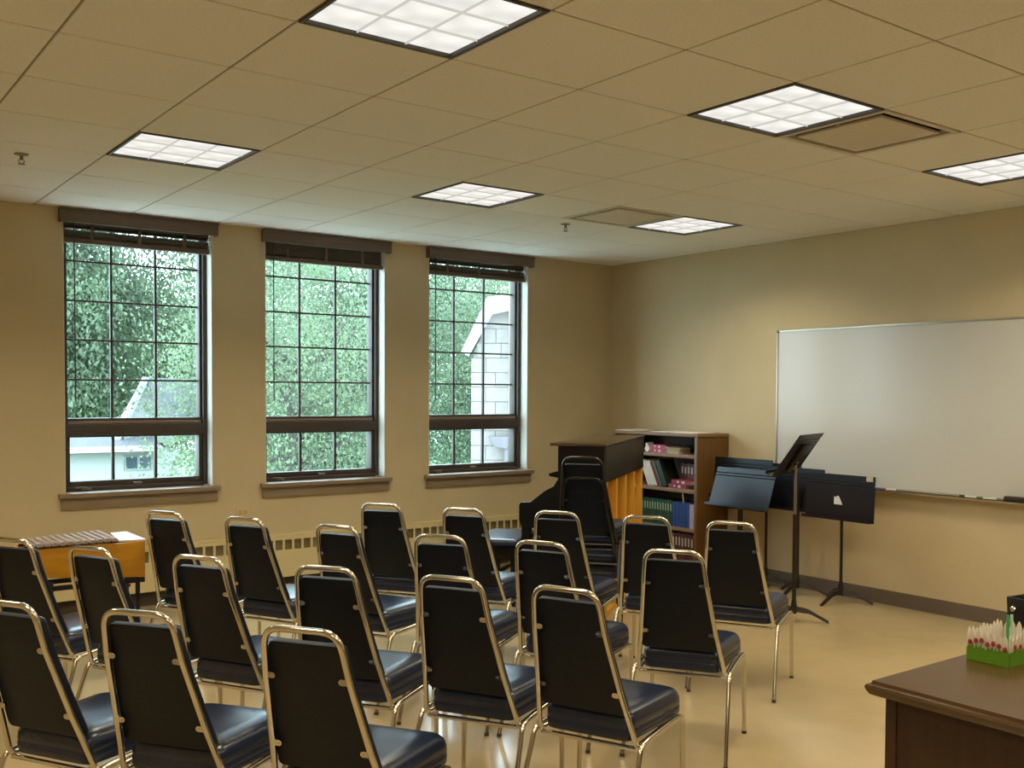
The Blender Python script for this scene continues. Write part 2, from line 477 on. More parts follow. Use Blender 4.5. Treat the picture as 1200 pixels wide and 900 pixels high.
# ------------------------------------------------------------------ windows
def window(i, x0, x1):
    r = struct_empty('window_%d' % i, (0, 0, 0))
    yf = YW+.105; yg = YW+.19           # frame face, glass plane
    fwid = .034
    zt, zb = ZT, .845
    def frame_box(nm, bx, bv=.004, m=WINWOOD):
        return build(nm, MB().box(*bx), m, r, bevel=bv, seg=2)
    # outer frame
    frame_box('frame_stile', (x0, x0+fwid, yf, yg+.05, zb, zt)); frame_box('frame_stile', (x1-fwid, x1, yf, yg+.05, zb, zt))
    frame_box('frame_head', (x0+fwid, x1-fwid, yf, yg+.05, zt-.03, zt))
    frame_box('frame_sill_rail', (x0+fwid, x1-fwid, yf-.01, yg+.05, zb-.012, zb+.022))
    frame_box('transom_rail', (x0+fwid, x1-fwid, yf-.004, yg+.05, 1.228, 1.302))
    g0, g1 = x0+.048, x1-.048
    # upper sash frame
    s0, s1 = x0+fwid, x1-fwid
    for bx in ((s0, g0+.004, yf+.03, yg+.03, 1.304, zt-.03), (g1-.004, s1, yf+.03, yg+.03, 1.304, zt-.03)):
        frame_box('sash_stile', bx, .003)
    frame_box('sash_rail', (g0, g1, yf+.03, yg+.03, 1.304, 1.346), .003)
    # glazing ledge that catches the daylight
    frame_box('glazing_stop', (g0, g1, yf+.016, yf+.032, 1.306, 1.326), .003, SILLWOOD)
    col = (g1-g0)/3
    zrow = [1.346, 1.617, 1.896, 2.170, 2.446, zt-.03]
    for k in (1, 2):
        frame_box('muntin', (g0+k*col-.0085, g0+k*col+.0085, yg-.012, yg+.012, 1.346, zt-.03), .003)
    for z in zrow[1:-1]:
        frame_box('muntin', (g0, g1, yg-.010, yg+.010, z-.007, z+.007), .003)
    for c_ in range(3):
        for k in range(5):
            a, b = g0+c_*col, g0+(c_+1)*col
            build('pane', MB().add([(a, yg, zrow[k]), (b, yg, zrow[k]), (b, yg, zrow[k+1]), (a, yg, zrow[k+1])], [(0, 1, 2, 3)]), GLASS, r, smooth=0)
    # lower awning sash
    l0, l1 = x0+.062, x1-.062
    zl0, zl1 = .905, 1.212
    for bx in ((s0, l0, yf+.02, yg+.03, zb+.022, 1.228), (l1, s1, yf+.02, yg+.03, zb+.022, 1.228)):
        frame_box('sash_stile', bx, .003)
    frame_box('sash_rail', (l0, l1, yf+.02, yg+.03, zl1, 1.228), .003)
    frame_box('sash_rail', (l0, l1, yf+.02, yg+.03, zb+.022, zl0), .003)
    lc = (l1-l0)/3
    for k in (1, 2):
        frame_box('muntin', (l0+k*lc-.010, l0+k*lc+.010, yg-.014, yg+.012, zl0, zl1), .003)
    for c_ in range(3):
        a, b = l0+c_*lc, l0+(c_+1)*lc
        build('pane', MB().add([(a, yg, zl0), (b, yg, zl0), (b, yg, zl1), (a, yg, zl1)], [(0, 1, 2, 3)]), GLASS, r, smooth=0)
    # crank and latch
    cr = build('crank_handle', MB().box(x0+.13, x0+.19, yf-.024, yf-.008, zb+.0, zb+.016).tube(fillet([(x0+.155, yf-.03, zb+.010), (x0+.15, yf-.05, zb+.022), (x0+.08, yf-.05, zb+.022)], .012, 3), .006, 8), STEEL, r, bevel=0)
    build('latch', MB().box((x0+x1)/2-.03, (x0+x1)/2+.03, yf-.004, yf+.02, zb+.024, zb+.042), STEEL, r, bevel=.004)
    # off-white lining on the reveal sides and head
    build('reveal_lining', MB().box(x0, x0+.006, YW+.001, yf, .84, zt).box(x1-.006, x1, YW+.001, yf, .84, zt).box(x0, x1, YW+.001, yf, zt-.004, zt), REVEAL, r, smooth=0)
    # stool and apron
    build('sill_board', MB().box(x0-.045, x1+.045, YW-.052, YW-.0005, .805, .838).box(x0, x1, YW-.001, yf, .805, .838), SILLWOOD, r, bevel=.006)
    build('sill_apron', MB().box(x0-.028, x1+.028, YW-.022, YW-.0005, .728, .8045), SILLWOOD, r, bevel=.003)
for i, (a, b) in enumerate(WIN):
    window(i+1, a, b)
    P = bpy.data.lights.new('daylight_portal', 'AREA')
    P.shape = 'RECTANGLE'; P.size = b-a; P.size_y = 1.9; P.cycles.is_portal = True
    po = bpy.data.objects.new('daylight_portal', P)
    C.objects.link(po); po.location = ((a+b)/2, YW+.29, 1.78); po.rotation_euler = (-PI/2, 0, 0)

def blind(i, x0, x1, label, opened):
    t = thing('wooden_blind', label, 'blind', ((x0+x1)/2, YW, H), 0, 'raised wooden blinds')
    w = (x1-x0)/2
    build('valance', MB().box(-w-.028, w+.028, -.062, -.045, -.098, -.008).box(-w-.028, -w-.012, -.045, -.001, -.098, -.008).box(w+.012, w+.028, -.045, -.001, -.098, -.008)
          .box(-w-.032, w+.032, -.068, -.045, -.022, -.006), BLIND, t, bevel=.004)
    build('head_rail', MB().box(-w+.012, w-.012, .02, .075, -.085, -.036), BLIND, t, bevel=.003)
    n = 8
    me = None
    for k in range(n):
        z = -.100-k*(.0135 if opened else .0125)
        if me is None:
            o = build('slat', MB().box(-w+.014, w-.014, -.025, .025, -.0016, .0016), BLIND, t, bevel=.001, seg=1); me = o.data
        else:
            o = inst('slat', me, t)
        o.location = (0, .045, z)
        o.rotation_euler = ((.03 if opened and 2 <= k <= 3 else -.36), 0, random.uniform(-.002, .002))
    build('bottom_rail', MB().box(-w+.014, w-.014, .02, .07, -.228, -.194), BLIND, t, bevel=.004)
    for q in (-.62, 0, .62):
        build('ladder_tape', MB().box(q*w-.012, q*w+.012, .0185, .0195, -.2, -.09), BLIND, t, smooth=0)
    build('tilt_wand', MB().tube([(-w+.075, .012, -.09), (-w+.076, .012, -1.31)], .0045, 8), mat('blind_wand', '#4d4238', .5), t)
blind(1, *WIN[0], 'raised brown wooden blind with daylight showing through its slats, over the left window', True)
blind(2, *WIN[1], 'raised brown wooden blind with tightly closed slats, over the middle window', False)
blind(3, *WIN[2], 'raised brown wooden blind with a hanging wand, over the right window nearest the piano', True)

# ------------------------------------------------------------------ radiator cabinet under the windows
def radiator():
    x0, x1 = -1.9, 4.30
    t = thing('radiator_cover', 'long cream metal radiator cover with a row of slots under the windows', 'radiator', (0, YW, 0))
    d = .095
    pitch, sw, zs0, zs1 = .0765, .058, .325, .402
    mb = MB()
    mb.box(x0, x1, -d, -d+.004, .115, zs0).box(x0, x1, -d, -d+.004, zs1, .432)
    n = int((x1-x0)/pitch)
    for k in range(n+1):
        xa = x0+k*pitch
        mb.box(xa, min(xa+pitch-sw, x1), -d, -d+.004, zs0, zs1)
    build('slotted_front', mb, RAD, t, smooth=0)
    build('top_panel', MB().box(x0, x1, -d-.003, -.002, .432, .444), RAD, t, bevel=.004)
    build('inner_baffle', MB().box(x0+.01, x1-.01, -d+.03, -d+.034, .12, .43), RADIN, t, smooth=0)
    for xa in (x0, x1-.004):
        build('end_panel', MB().box(xa, xa+.004, -d+.004, -.018, .115, .432), RAD, t, smooth=0)
    for k in range(6):
        xa = x0+.1+k*(x1-x0-.2)/5
        build('bracket', MB().box(xa-.02, xa+.02, -d+.01, -.0165, 0, .12), RADIN, t, smooth=0)
radiator()
t = thing('outlet_plate', 'small cream outlet plate on the wall between the left and middle windows', 'outlet', (.805, YW, .627))
build('cover', MB().box(-.05, .05, -.008, -.0005, -.035, .035), PLATE, t, bevel=.003)
build('socket', MB().box(-.034, -.004, -.0095, -.0075, -.016, .016).box(.004, .034, -.0095, -.0075, -.016, .016), mat('socket_cream', '#b9a67a', .5), t, bevel=.002)

# ------------------------------------------------------------------ chairs
ZX = [(.354, 0), (.532, -.065), (.75, -.136), (.892, -.169)]
ZWD = [(.354, .19), (.532, .16), (.75, .133), (.892, .118)]
def interp(tab, z):
    for (a, p), (b, q) in zip(tab, tab[1:]):
        if z <= b or b == tab[-1][0]:
            return p+(q-p)*(z-a)/(b-a)
def make_chair():
    t = thing('stacking_chair', '', 'chair')
    R = .0098
    path = [(.345, -.178, .352), (.0, -.19, .345)]
    path += [(interp(ZX, z), -interp(ZWD, z), z) for z in (.532, .75, .892)]
    path += [(interp(ZX, z), interp(ZWD, z), z) for z in (.892, .75, .532)]
    path += [(.0, .19, .345), (.345, .178, .352)]
    build('back_frame', MB().tube(fillet(path, [0, .03, 0, .25, .062, .062, .25, 0, .03, 0], 6), R, 12), CHROME, t)
    build('cross_tube', MB().tube([(.004, -.185, .338), (.004, .185, .338)], .0085, 10), CHROME, t)
    build('cross_tube', MB().tube([(.31, -.175, .345), (.31, .175, .345)], .0085, 10), CHROME, t)
    # seat cushion
    out = fillet([(-.012, -.168, 0), (.405, -.203, 0), (.405, .203, 0), (-.012, .168, 0)], [.045, .075, .075, .045], 6, closed=True)
    cx = .2
    rings = []
    for z, e in ((.356, .02), (.360, .006), (.372, .001), (.394, .0), (.397, .003), (.400, .003), (.403, .0), (.425, .002), (.442, .010), (.453, .024), (.460, .05), (.464, .10)):
        rg = []
        for p in out:
            v = Vector((p.x-cx, p.y, 0)); L_ = v.length
            v = v*(1-e/L_)
            rg.append(Vector((cx+v.x, v.y, z - .010*max(0, (v.x-.12)/.2)**2)))
        rings.append(rg)
    build('seat', MB().rings(rings), VINYL, t, smooth=50)
    # backrest pad
    zb, zt_ = .447, .845
    out = fillet([(interp(ZWD, zb)-.006, zb, 0), (interp(ZWD, zt_)-.004, zt_, 0), (-interp(ZWD, zt_)+.004, zt_, 0), (-interp(ZWD, zb)+.006, zb, 0)], [.02, .02, .02, .02], 4, closed=True)
    # finer outline along the sides so that the pad follows the bent tube
    fine = []
    for i, p in enumerate(out):
        q = out[(i+1) % len(out)]
        k = max(1, int((q-p).length/.05))
        for j in range(k):
            fine.append(p+(q-p)*j/k)
    c0 = Vector((0, .64, 0))
    def pt(p, e, off):
        v = p-c0; v = v*(1-e/v.length); q = c0+v
        z = q.y
        return Vector((interp(ZX, z)+off*.95, q.x, z+off*.28))
    rings = [[pt(p, e, off) for p in fine] for off, e in ((.0115, .004), (.0125, 0), (.030, 0), (.037, .004), (.044, .015), (.049, .05))]
    mb = MB().rings(rings, 1)
    nf = len(fine)
    mb.m[-2] = 0
    for k in range(nf*2): mb.m[k] = 0
    mb2 = mb
    build('backrest', mb2, [VBACK, VINYL], t, smooth=50)
    for z in (.75, .532):
        for s in (-1, 1):
            w = interp(ZWD, z); x = interp(ZX, z)
            tabp = [(w, -.0085), (w, .0085)]+[(w-.024-.0085*math.sin(a_), .0085*math.cos(a_)) for a_ in (0, .52, 1.05, 1.57, 2.09, 2.62, 3.14)]
            build('bracket', MB().prism(tabp if s < 0 else tabp[::-1], lambda a, b, h: Vector((h, s*a, z+b)), x+.003, x-.004)
                  .lathe([(.004, 0), (.004, .001)], 8, c=(x-.005, s*(w-.023), z)), CHROME, t)
    for s in (-1, 1):
        rear = fillet([(-.139, s*.22, .012), (-.004, s*.207, .352), (.06, s*.205, .357)], [0, .045, 0], 6)
        front = fillet([(.28, s*.208, .366), (.345, s*.212, .366), (.346, s*.217, .012)], [0, .05, 0], 6)
        lg = build('leg', MB().tube(rear, R, 12), CHROME, t)
        build('rubber_foot', MB().tube([(-.1425, s*.2205, 0), (-.137, s*.2199, .013)], .0108, 10), RUBBER, lg)
        lg = build('leg', MB().tube(front, R, 12), CHROME, t)
        build('rubber_foot', MB().tube([(.346, s*.2172, 0), (.346, s*.2170, .013)], .0108, 10), RUBBER, lg)
        build('side_rail', MB().tube([(.06, s*.205, .357), (.28, s*.208, .366)], R, 12, caps=False), CHROME, t)
    return t
chair0 = make_chair()
BASEL = 'navy vinyl stacking chair with chrome frame'
CH = [
 (1.953, .315, 28.5, 'navy chrome chair nearest the music stands, right end of the front row'),
 (1.765, .749, 31.0, 'navy chrome chair second from the right in the front row, before the bookcase'),
 (1.5, 1.182, 32.3, 'navy chrome chair in the middle of the front row, before the black piano end'),
 (1.171, 1.598, 30.1, 'navy chrome chair second from the left in the front row, before the piano bench'),
 (.908, 2.088, 34.4, 'navy chrome chair at the left end of the front row, closest to the radiator'),
 (1.058, -.169, 32.4, 'navy chrome chair at the right end of the second row, open floor on its right'),
 (.766, .319, 24.8, 'navy chrome chair second from the right in the second row'),
 (.503, .765, 33.5, 'navy chrome chair third from the right in the second row'),
 (.286, 1.321, 24.6, 'navy chrome chair third from the left in the second row, below the middle window'),
 (.03, 1.867, 26.8, 'navy chrome chair second from the left in the second row, below the outlet plate'),
 (-.221, 2.375, 29.3, 'navy chrome chair at the left end of the second row, touching the xylophone'),
 (.207, -.565, 22.5, 'navy chrome chair at the right end of the third row, its whole seat in view'),
 (-.003, -.156, 29.3, 'navy chrome chair second from the right in the third row'),
 (-.277, .297, 34.1, 'navy chrome chair third from the right in the third row'),
 (-.565, .801, 29.2, 'navy chrome chair third from the left in the third row'),
 (-.844, 1.278, 25.8, 'navy chrome chair second from the left in the third row, before the xylophone'),
 (-1.071, 1.752, 32.3, 'navy chrome chair at the left end of the third row, left of the xylophone'),
 (-.749, -.565, 33.3, 'navy chrome chair at the right end of the nearest row of three'),
 (-1.049, -.079, 35.1, 'navy chrome chair in the middle of the nearest row of three'),
 (-1.322, .283, 29.3, 'navy chrome chair at the left end of the nearest row of three'),
]
for i, (x, y, a, lb) in enumerate(CH):
    o = chair0 if i == 0 else dup(chair0)
    o.location = (x, y, 0); o.rotation_euler.z = math.radians(a)
    tag(o, lb, 'chair', 'chairs set out in rows')
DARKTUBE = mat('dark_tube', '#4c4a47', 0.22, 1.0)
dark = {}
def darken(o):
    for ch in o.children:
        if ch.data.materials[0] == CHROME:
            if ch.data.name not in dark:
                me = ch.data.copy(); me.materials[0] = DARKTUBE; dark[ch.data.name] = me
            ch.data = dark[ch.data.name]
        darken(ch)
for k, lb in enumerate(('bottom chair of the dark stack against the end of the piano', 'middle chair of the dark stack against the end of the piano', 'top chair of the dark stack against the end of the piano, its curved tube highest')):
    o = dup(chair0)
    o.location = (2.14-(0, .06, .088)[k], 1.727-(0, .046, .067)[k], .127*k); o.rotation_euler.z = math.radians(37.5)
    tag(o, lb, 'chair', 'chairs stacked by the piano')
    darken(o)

# ------------------------------------------------------------------ upright piano seen from its back
def piano():
    # local: +x along the back (away from the viewer), +y from the back towards the keys
    t = thing('upright_piano', 'black upright piano standing diagonally with its amber slatted back showing', 'piano', (2.471, 1.979, 0), math.radians(37.5))
    L_, D, hh = 1.50, .36, 1.20
    build('lid', MB().box(-.012, L_+.012, -.008, D+.03, hh-.022, hh), PIANOTOP, t, bevel=.005)
    # end panels with the cheek that runs out under the keybed
    prof = [(.012, .03), (.575, .03), (.575, .10), (.36, .14), (.36, .58), (.60, .62), (.613, .66), (.613, .762), (.60, .782), (.53, .785), (.43, .865), (.365, .90), (.335, .95), (.335, hh-.022), (.012, hh-.022)]
    for xa in (0, L_-.035):
        build('end_panel', MB().prism(prof, lambda a, b, h: Vector((h, a, b)), xa, xa+.035), BLACKWOOD, t, bevel=.003)
    build('key_block', MB().box(.036, .09, .44, .60, .66, .765), BLACKWOOD, t, bevel=.006)
    build('key_bed', MB().box(.035, L_-.035, .34, .61, .62, .66), BLACKWOOD, t, bevel=.004)
    build('lower_panel', MB().box(.035, L_-.035, .30, .325, .12, .62), BLACKWOOD, t, bevel=.003)
    build('upper_panel', MB().box(.035, L_-.035, .30, .325, .70, hh-.022), BLACKWOOD, t, bevel=.003)
    build('fallboard', MB().box(.09, L_-.09, .335, .36, .70, .86), BLACKWOOD, t, bevel=.004)
    ms = build('music_desk', MB().prism([(.326, .955), (.40, .965), (.41, .985), (.36, 1.0), (.326, 1.0)], lambda a, b, h: Vector((h, a, b)), .02, L_-.1), BLACKWOOD, t, bevel=.003)
    me = None
    n = 52
    kw = (L_-.18)/n
    mb = MB()
    for k in range(n):
        mb.box(.09+k*kw+.0006, .09+(k+1)*kw-.0006, .45, .597, .665, .69)
    o = build('white_keys', mb, IVORY, t, smooth=0); o['kind'] = 'stuff'
    mb = MB()
    for k in range(n-1):
        if k % 7 in (0, 1, 3, 4, 5): mb.box(.09+(k+1)*kw-.006, .09+(k+1)*kw+.006, .45, .545, .69, .702)
    o = build('black_keys', mb, BLACKM, t, smooth=0); o['kind'] = 'stuff'
    for xa in (.0, L_-.06):
        lg = build('leg', MB().box(xa, xa+.06, .535, .595, .0+.03, .62), BLACKWOOD, t, bevel=.004)
        build('toe_block', MB().box(xa, xa+.07, .02, .63, .0, .05), BLACKWOOD, t, bevel=.006)
    build('bottom_board', MB().box(.035, L_-.035, .03, .3, .06, .10), BLACKWOOD, t, bevel=.003)
    # the back: dark strip above, amber boards and posts below
    build('back_strip', MB().box(.0, L_, -.004, .012, .935, hh-.024), STRIP, t, bevel=.002)
    nb = 6
    for k in range(nb):
        a, b = .02+k*(L_-.04)/nb, .02+(k+1)*(L_-.04)/nb
        build('back_board', MB().box(a+.001, b-.001, .055, .07, .08, .933), ORANGE, t, bevel=.001, seg=1)
    for k in range(5):
        xa = .012+k*(L_-.024-.06)/4
        build('back_post', MB().box(xa, xa+.06, -.002, .054, .04, .933), ORANGE2, t, bevel=.004)
    build('back_sill', MB().box(.012, L_-.012, .0, .054, .0, .039), ORANGE2, t, bevel=.003)
    build('back_knob', MB().tube([(1.24, .054, .80), (1.24, .02, .80)], .014, 10).tube([(1.24, .02, .80), (1.24, .004, .80)], .024, 12), ORANGE2, t)
    mb = MB()
    for xa in (.06, L_-.1):
        for ya in (.06, .5):
            c_ = build('caster', MB().tube([(xa, ya, .016), (xa+.02, ya, .016)], .016, 10), BRASS, t)
piano()
def bench():
    t = thing('piano_bench', 'low dark piano bench with a blue-black padded top by the piano keys', 'bench', (2.204, 2.613, 0), math.radians(40))
    w, d = .62, .36
    out = fillet([(0, 0, 0), (w, 0, 0), (w, d, 0), (0, d, 0)], .03, 4, closed=True)
    ctr = Vector((w/2, d/2, 0))
    rings = []
    for z, e in ((.442, .008), (.447, 0), (.472, 0), (.482, .008), (.488, .03), (.490, .08)):
        rings.append([Vector((p.x, p.y, z))-(p-ctr).normalized()*e for p in out])
    build('padded_top', MB().rings(rings), VINYL, t, smooth=50)
    build('apron', MB().box(.02, w-.02, .02, d-.02, .355, .443), BLACKWOOD, t, bevel=.003)
    for xa in (.025, w-.07):
        for ya in (.025, d-.07):
            build('leg', MB().rings([[Vector((xa+.0225+sx*q, ya+.0225+sy*q, z)) for sx, sy in ((-1, -1), (1, -1), (1, 1), (-1, 1))] for q, z in ((.014, 0), (.0225, .356))]), BLACKWOOD, t, bevel=.003)
    build('stretcher', MB().box(.04, w-.04, d/2-.012, d/2+.012, .22, .25), BLACKWOOD, t, bevel=.002)
bench()

# ------------------------------------------------------------------ bookcase and its books
BX0, BX1, BY0, BY1, BH = 4.095, 4.470, 2.70, 3.76, 1.207
def bookcase():
    t = thing('bookcase', 'brown walnut bookcase full of books against the wall behind the piano', 'bookcase', (BX0, BY0, 0))
    d, w = BX1-BX0, BY1-BY0
    build('side_panel', MB().box(0, d, 0, .032, 0, BH-.028), BOOKCASE, t, bevel=.002)
    build('side_panel', MB().box(0, d, w-.032, w, 0, BH-.028), BOOKCASE, t, bevel=.002)
    build('top_panel', MB().box(-.004, d, -.006, w+.006, BH-.028, BH), BOOKEDGE, t, bevel=.003)
    for z in (1.027, .732, .404, .10):
        build('shelf', MB().box(.006, d-.01, .032, w-.032, z-.03, z), BOOKEDGE, t, bevel=.002)
    build('back_panel', MB().box(d-.01, d, .032, w-.032, .02, BH-.028), mat('bookcase_back', '#4a3524', .6), t, smooth=0)
    build('kick_board', MB().box(.03, .045, .032, w-.032, 0, .07), BOOKCASE, t, smooth=0)
bookcase()
def book(y0, y1, z0, h, dp, col, label, group, x=4.115, lean=0.0, band=None, name='book'):
    """upright book, spine facing the room (-x)"""
    w = y1-y0
    t = thing(name, label, 'book', (x, y0, z0+w*math.sin(lean)), 0, group)
    build('cover', MB().box(0, dp, 0, .0025, 0, h).box(0, dp, w-.0025, w, 0, h).box(0, .003, .0025, w-.0025, 0, h), bookmat(col), t, bevel=.0008, seg=1)
    build('pages', MB().box(.003, dp-.004, .0025, w-.0025, .003, h-.004), PAPER, t, smooth=0)
    if band:
        build('spine_lettering', MB().box(-.0006, .0004, .25*w, .75*w, h*.58, h*.86), bookmat(band), t, smooth=0)
    if lean:
        t.rotation_euler.x = -lean
    return t
def flatbook(y0, y1, z0, h, dp, col, label, group, x=4.115, band=None, name='book', rot=0):
    t = thing(name, label, 'book', (x, y0, z0), rot, group)
    w = y1-y0
    build('cover', MB().box(0, dp, 0, w, 0, .0025).box(0, dp, 0, w, h-.0025, h).box(0, .003, 0, w, .0025, h-.0025), bookmat(col), t, bevel=.0008, seg=1)
    build('pages', MB().box(.003, dp-.004, .003, w-.003, .0025, h-.0025), PAPER, t, smooth=0)
    if band:
        build('spine_lettering', MB().box(-.0006, .0004, .3*w, .45*w, .2*h, .8*h).box(-.0006, .0004, .6*w, .7*w, .3*h, .8*h), bookmat(band), t, smooth=0)
    return t
# lower middle shelf: green set, blue set, lavender binder
ORD = ['first', 'second', 'third', 'fourth', 'fifth', 'sixth', 'seventh', 'eighth', 'ninth', 'tenth', 'eleventh', 'twelfth']
y = 3.40
gcols = ('163d26', '1c452b', '123522')
for k in range(12):
    w = .0325
    book(y-w+.001, y, .404, .222-.004*(k % 2), .17, gcols[k % 3], 'slim dark green book, %s from the blue set' % ORD[11-k], 'green books in a row', band='8fa07c')
    y -= w
for k in range(5):
    w = .040
    book(y-w+.001, y, .404, .212, .19, '1d3c78', 'blue book, %s from the lavender binder' % ORD[4-k], 'blue books in a row')
    y -= w
book(2.736, y-.004, .404, .205, .2, '9c8fae', 'lavender binder at the right end of the green and blue row', None, name='binder')
# bottom shelf: dark red set
y = 3.16
for k in range(11):
    w = .037
    book(y-w+.001, y, .10, .255-.006*(k % 3 == 1), .18, ('4a1c18', '54211a', '40150f')[k % 3], 'dark red book on the bottom shelf, %s from the right' % ORD[10-k], 'dark red books on the bottom shelf', band='a59a86')
    y -= w
# upper middle shelf: leaning booklets, back row, two flat red books
yb = 3.325
lean = .46
for k, (w, h, col, lb, gp) in enumerate([
        (.024, .24, 'd8d2c6', 'white booklet, first from the left in the leaning row', 'white leaning booklets'),
        (.024, .24, 'd8d2c6', 'white booklet, second from the left in the leaning row', 'white leaning booklets'),
        (.024, .235, 'd8d2c6', 'white booklet, third from the left in the leaning row', 'white leaning booklets'),
        (.024, .235, 'd8d2c6', 'white booklet, fourth from the left in the leaning row', 'white leaning booklets'),
        (.020, .23, '7a2430', 'thin red book leaning against the white booklets', None),
        (.030, .235, '4f5240', 'mottled grey-green book leaning beside the thin red one', None),
        (.050, .24, '1c2a1e', 'thick black-green book leaning last in the slanted row', None)]):
    yb -= (w+.0035)/math.cos(lean)
    book(yb, yb+w, .732+.0004+w*0, h, .18, col, lb, gp, lean=lean, name='booklet' if col == 'd8d2c6' else 'book')
y = 3.05
for k in range(8):
    w = .038
    book(y-w+.001, y, .732, .21-.006*(k % 2), .13, ('7a3a30', '6a322c')[k % 2], 'brown-red book behind the two flat red books, %s from the right' % ORD[7-k], 'brown-red books at the back of the shelf', x=4.255, band='d0cabe')
    y -= w
flatbook(2.86, 3.07, .7325, .036, .125, '8e2238', 'red book lying flat, lower of the two on the upper middle shelf', None, x=4.125, band='c9b3b3')
flatbook(2.80, 3.03, .769, .036, .125, '8a2037', 'red book lying flat, upper of the two on the upper middle shelf', None, x=4.12, band='c9b3b3')
# top shelf
flatbook(3.10, 3.30, 1.0275, .034, .2, 'a83a52', 'rose red book lying flat at the bottom of the pair on the top shelf', None, band='d3b0b4')
flatbook(3.105, 3.30, 1.062, .034, .2, 'a23650', 'rose red book lying flat on top of its twin on the top shelf', None, band='d3b0b4')
for k, (h, col, lb) in enumerate([(.018, 'a89468', 'tan book at the bottom of the small flat pile on the top shelf'), (.016, '8d8d6a', 'olive book in the middle of the small flat pile on the top shelf'), (.018, '9a8258', 'ochre book on top of the small flat pile on the top shelf')]):
    flatbook(2.935, 3.085, 1.0275+[0, .0185, .035][k], h, .14, col, lb, None)
t = thing('paper_roll', 'crumpled white paper roll beside the rose red books on the top shelf', 'paper', (4.12, 3.31, 1.0275))
build('sheet', MB().tube([(0, .03, .028), (.1, .035, .03), (.2, .03, .028)], [.027, .026, .027], 12), PAPER, t)
build('loose_end', MB().tube([(.01, .045, .065), (.08, .05, .07)], [.014, .016], 8), PAPER, t)
for k, (ya, yb_, z, lb) in enumerate([(3.50, 3.72, .0008, 'white sheet of paper on the left end of the bookcase top'), (3.08, 3.30, .0008, 'white sheet of paper in the middle of the bookcase top'), (2.76, 3.02, .0008, 'white sheet of paper on the right end of the bookcase top')]):
    o = build('paper_sheets', MB().box(-.0, .28, 0, yb_-ya, 0, .006 if k == 0 else .004), PAPER, bevel=0, smooth=0, loc=(4.10, ya, BH+z), rotz=(.06, -.1, .05)[k])
    tag(o, lb, 'paper', 'papers on the bookcase')
o = build('paper_strip', MB().box(0, .002, 0, .012, 0, .10), mat('tan_card', '#a89660', .7), bevel=0, smooth=0, loc=(4.105, 2.86, .617))
o.rotation_euler = (-.12, 0, 0)
tag(o, 'thin tan card strip sticking up above the blue books', 'paper')

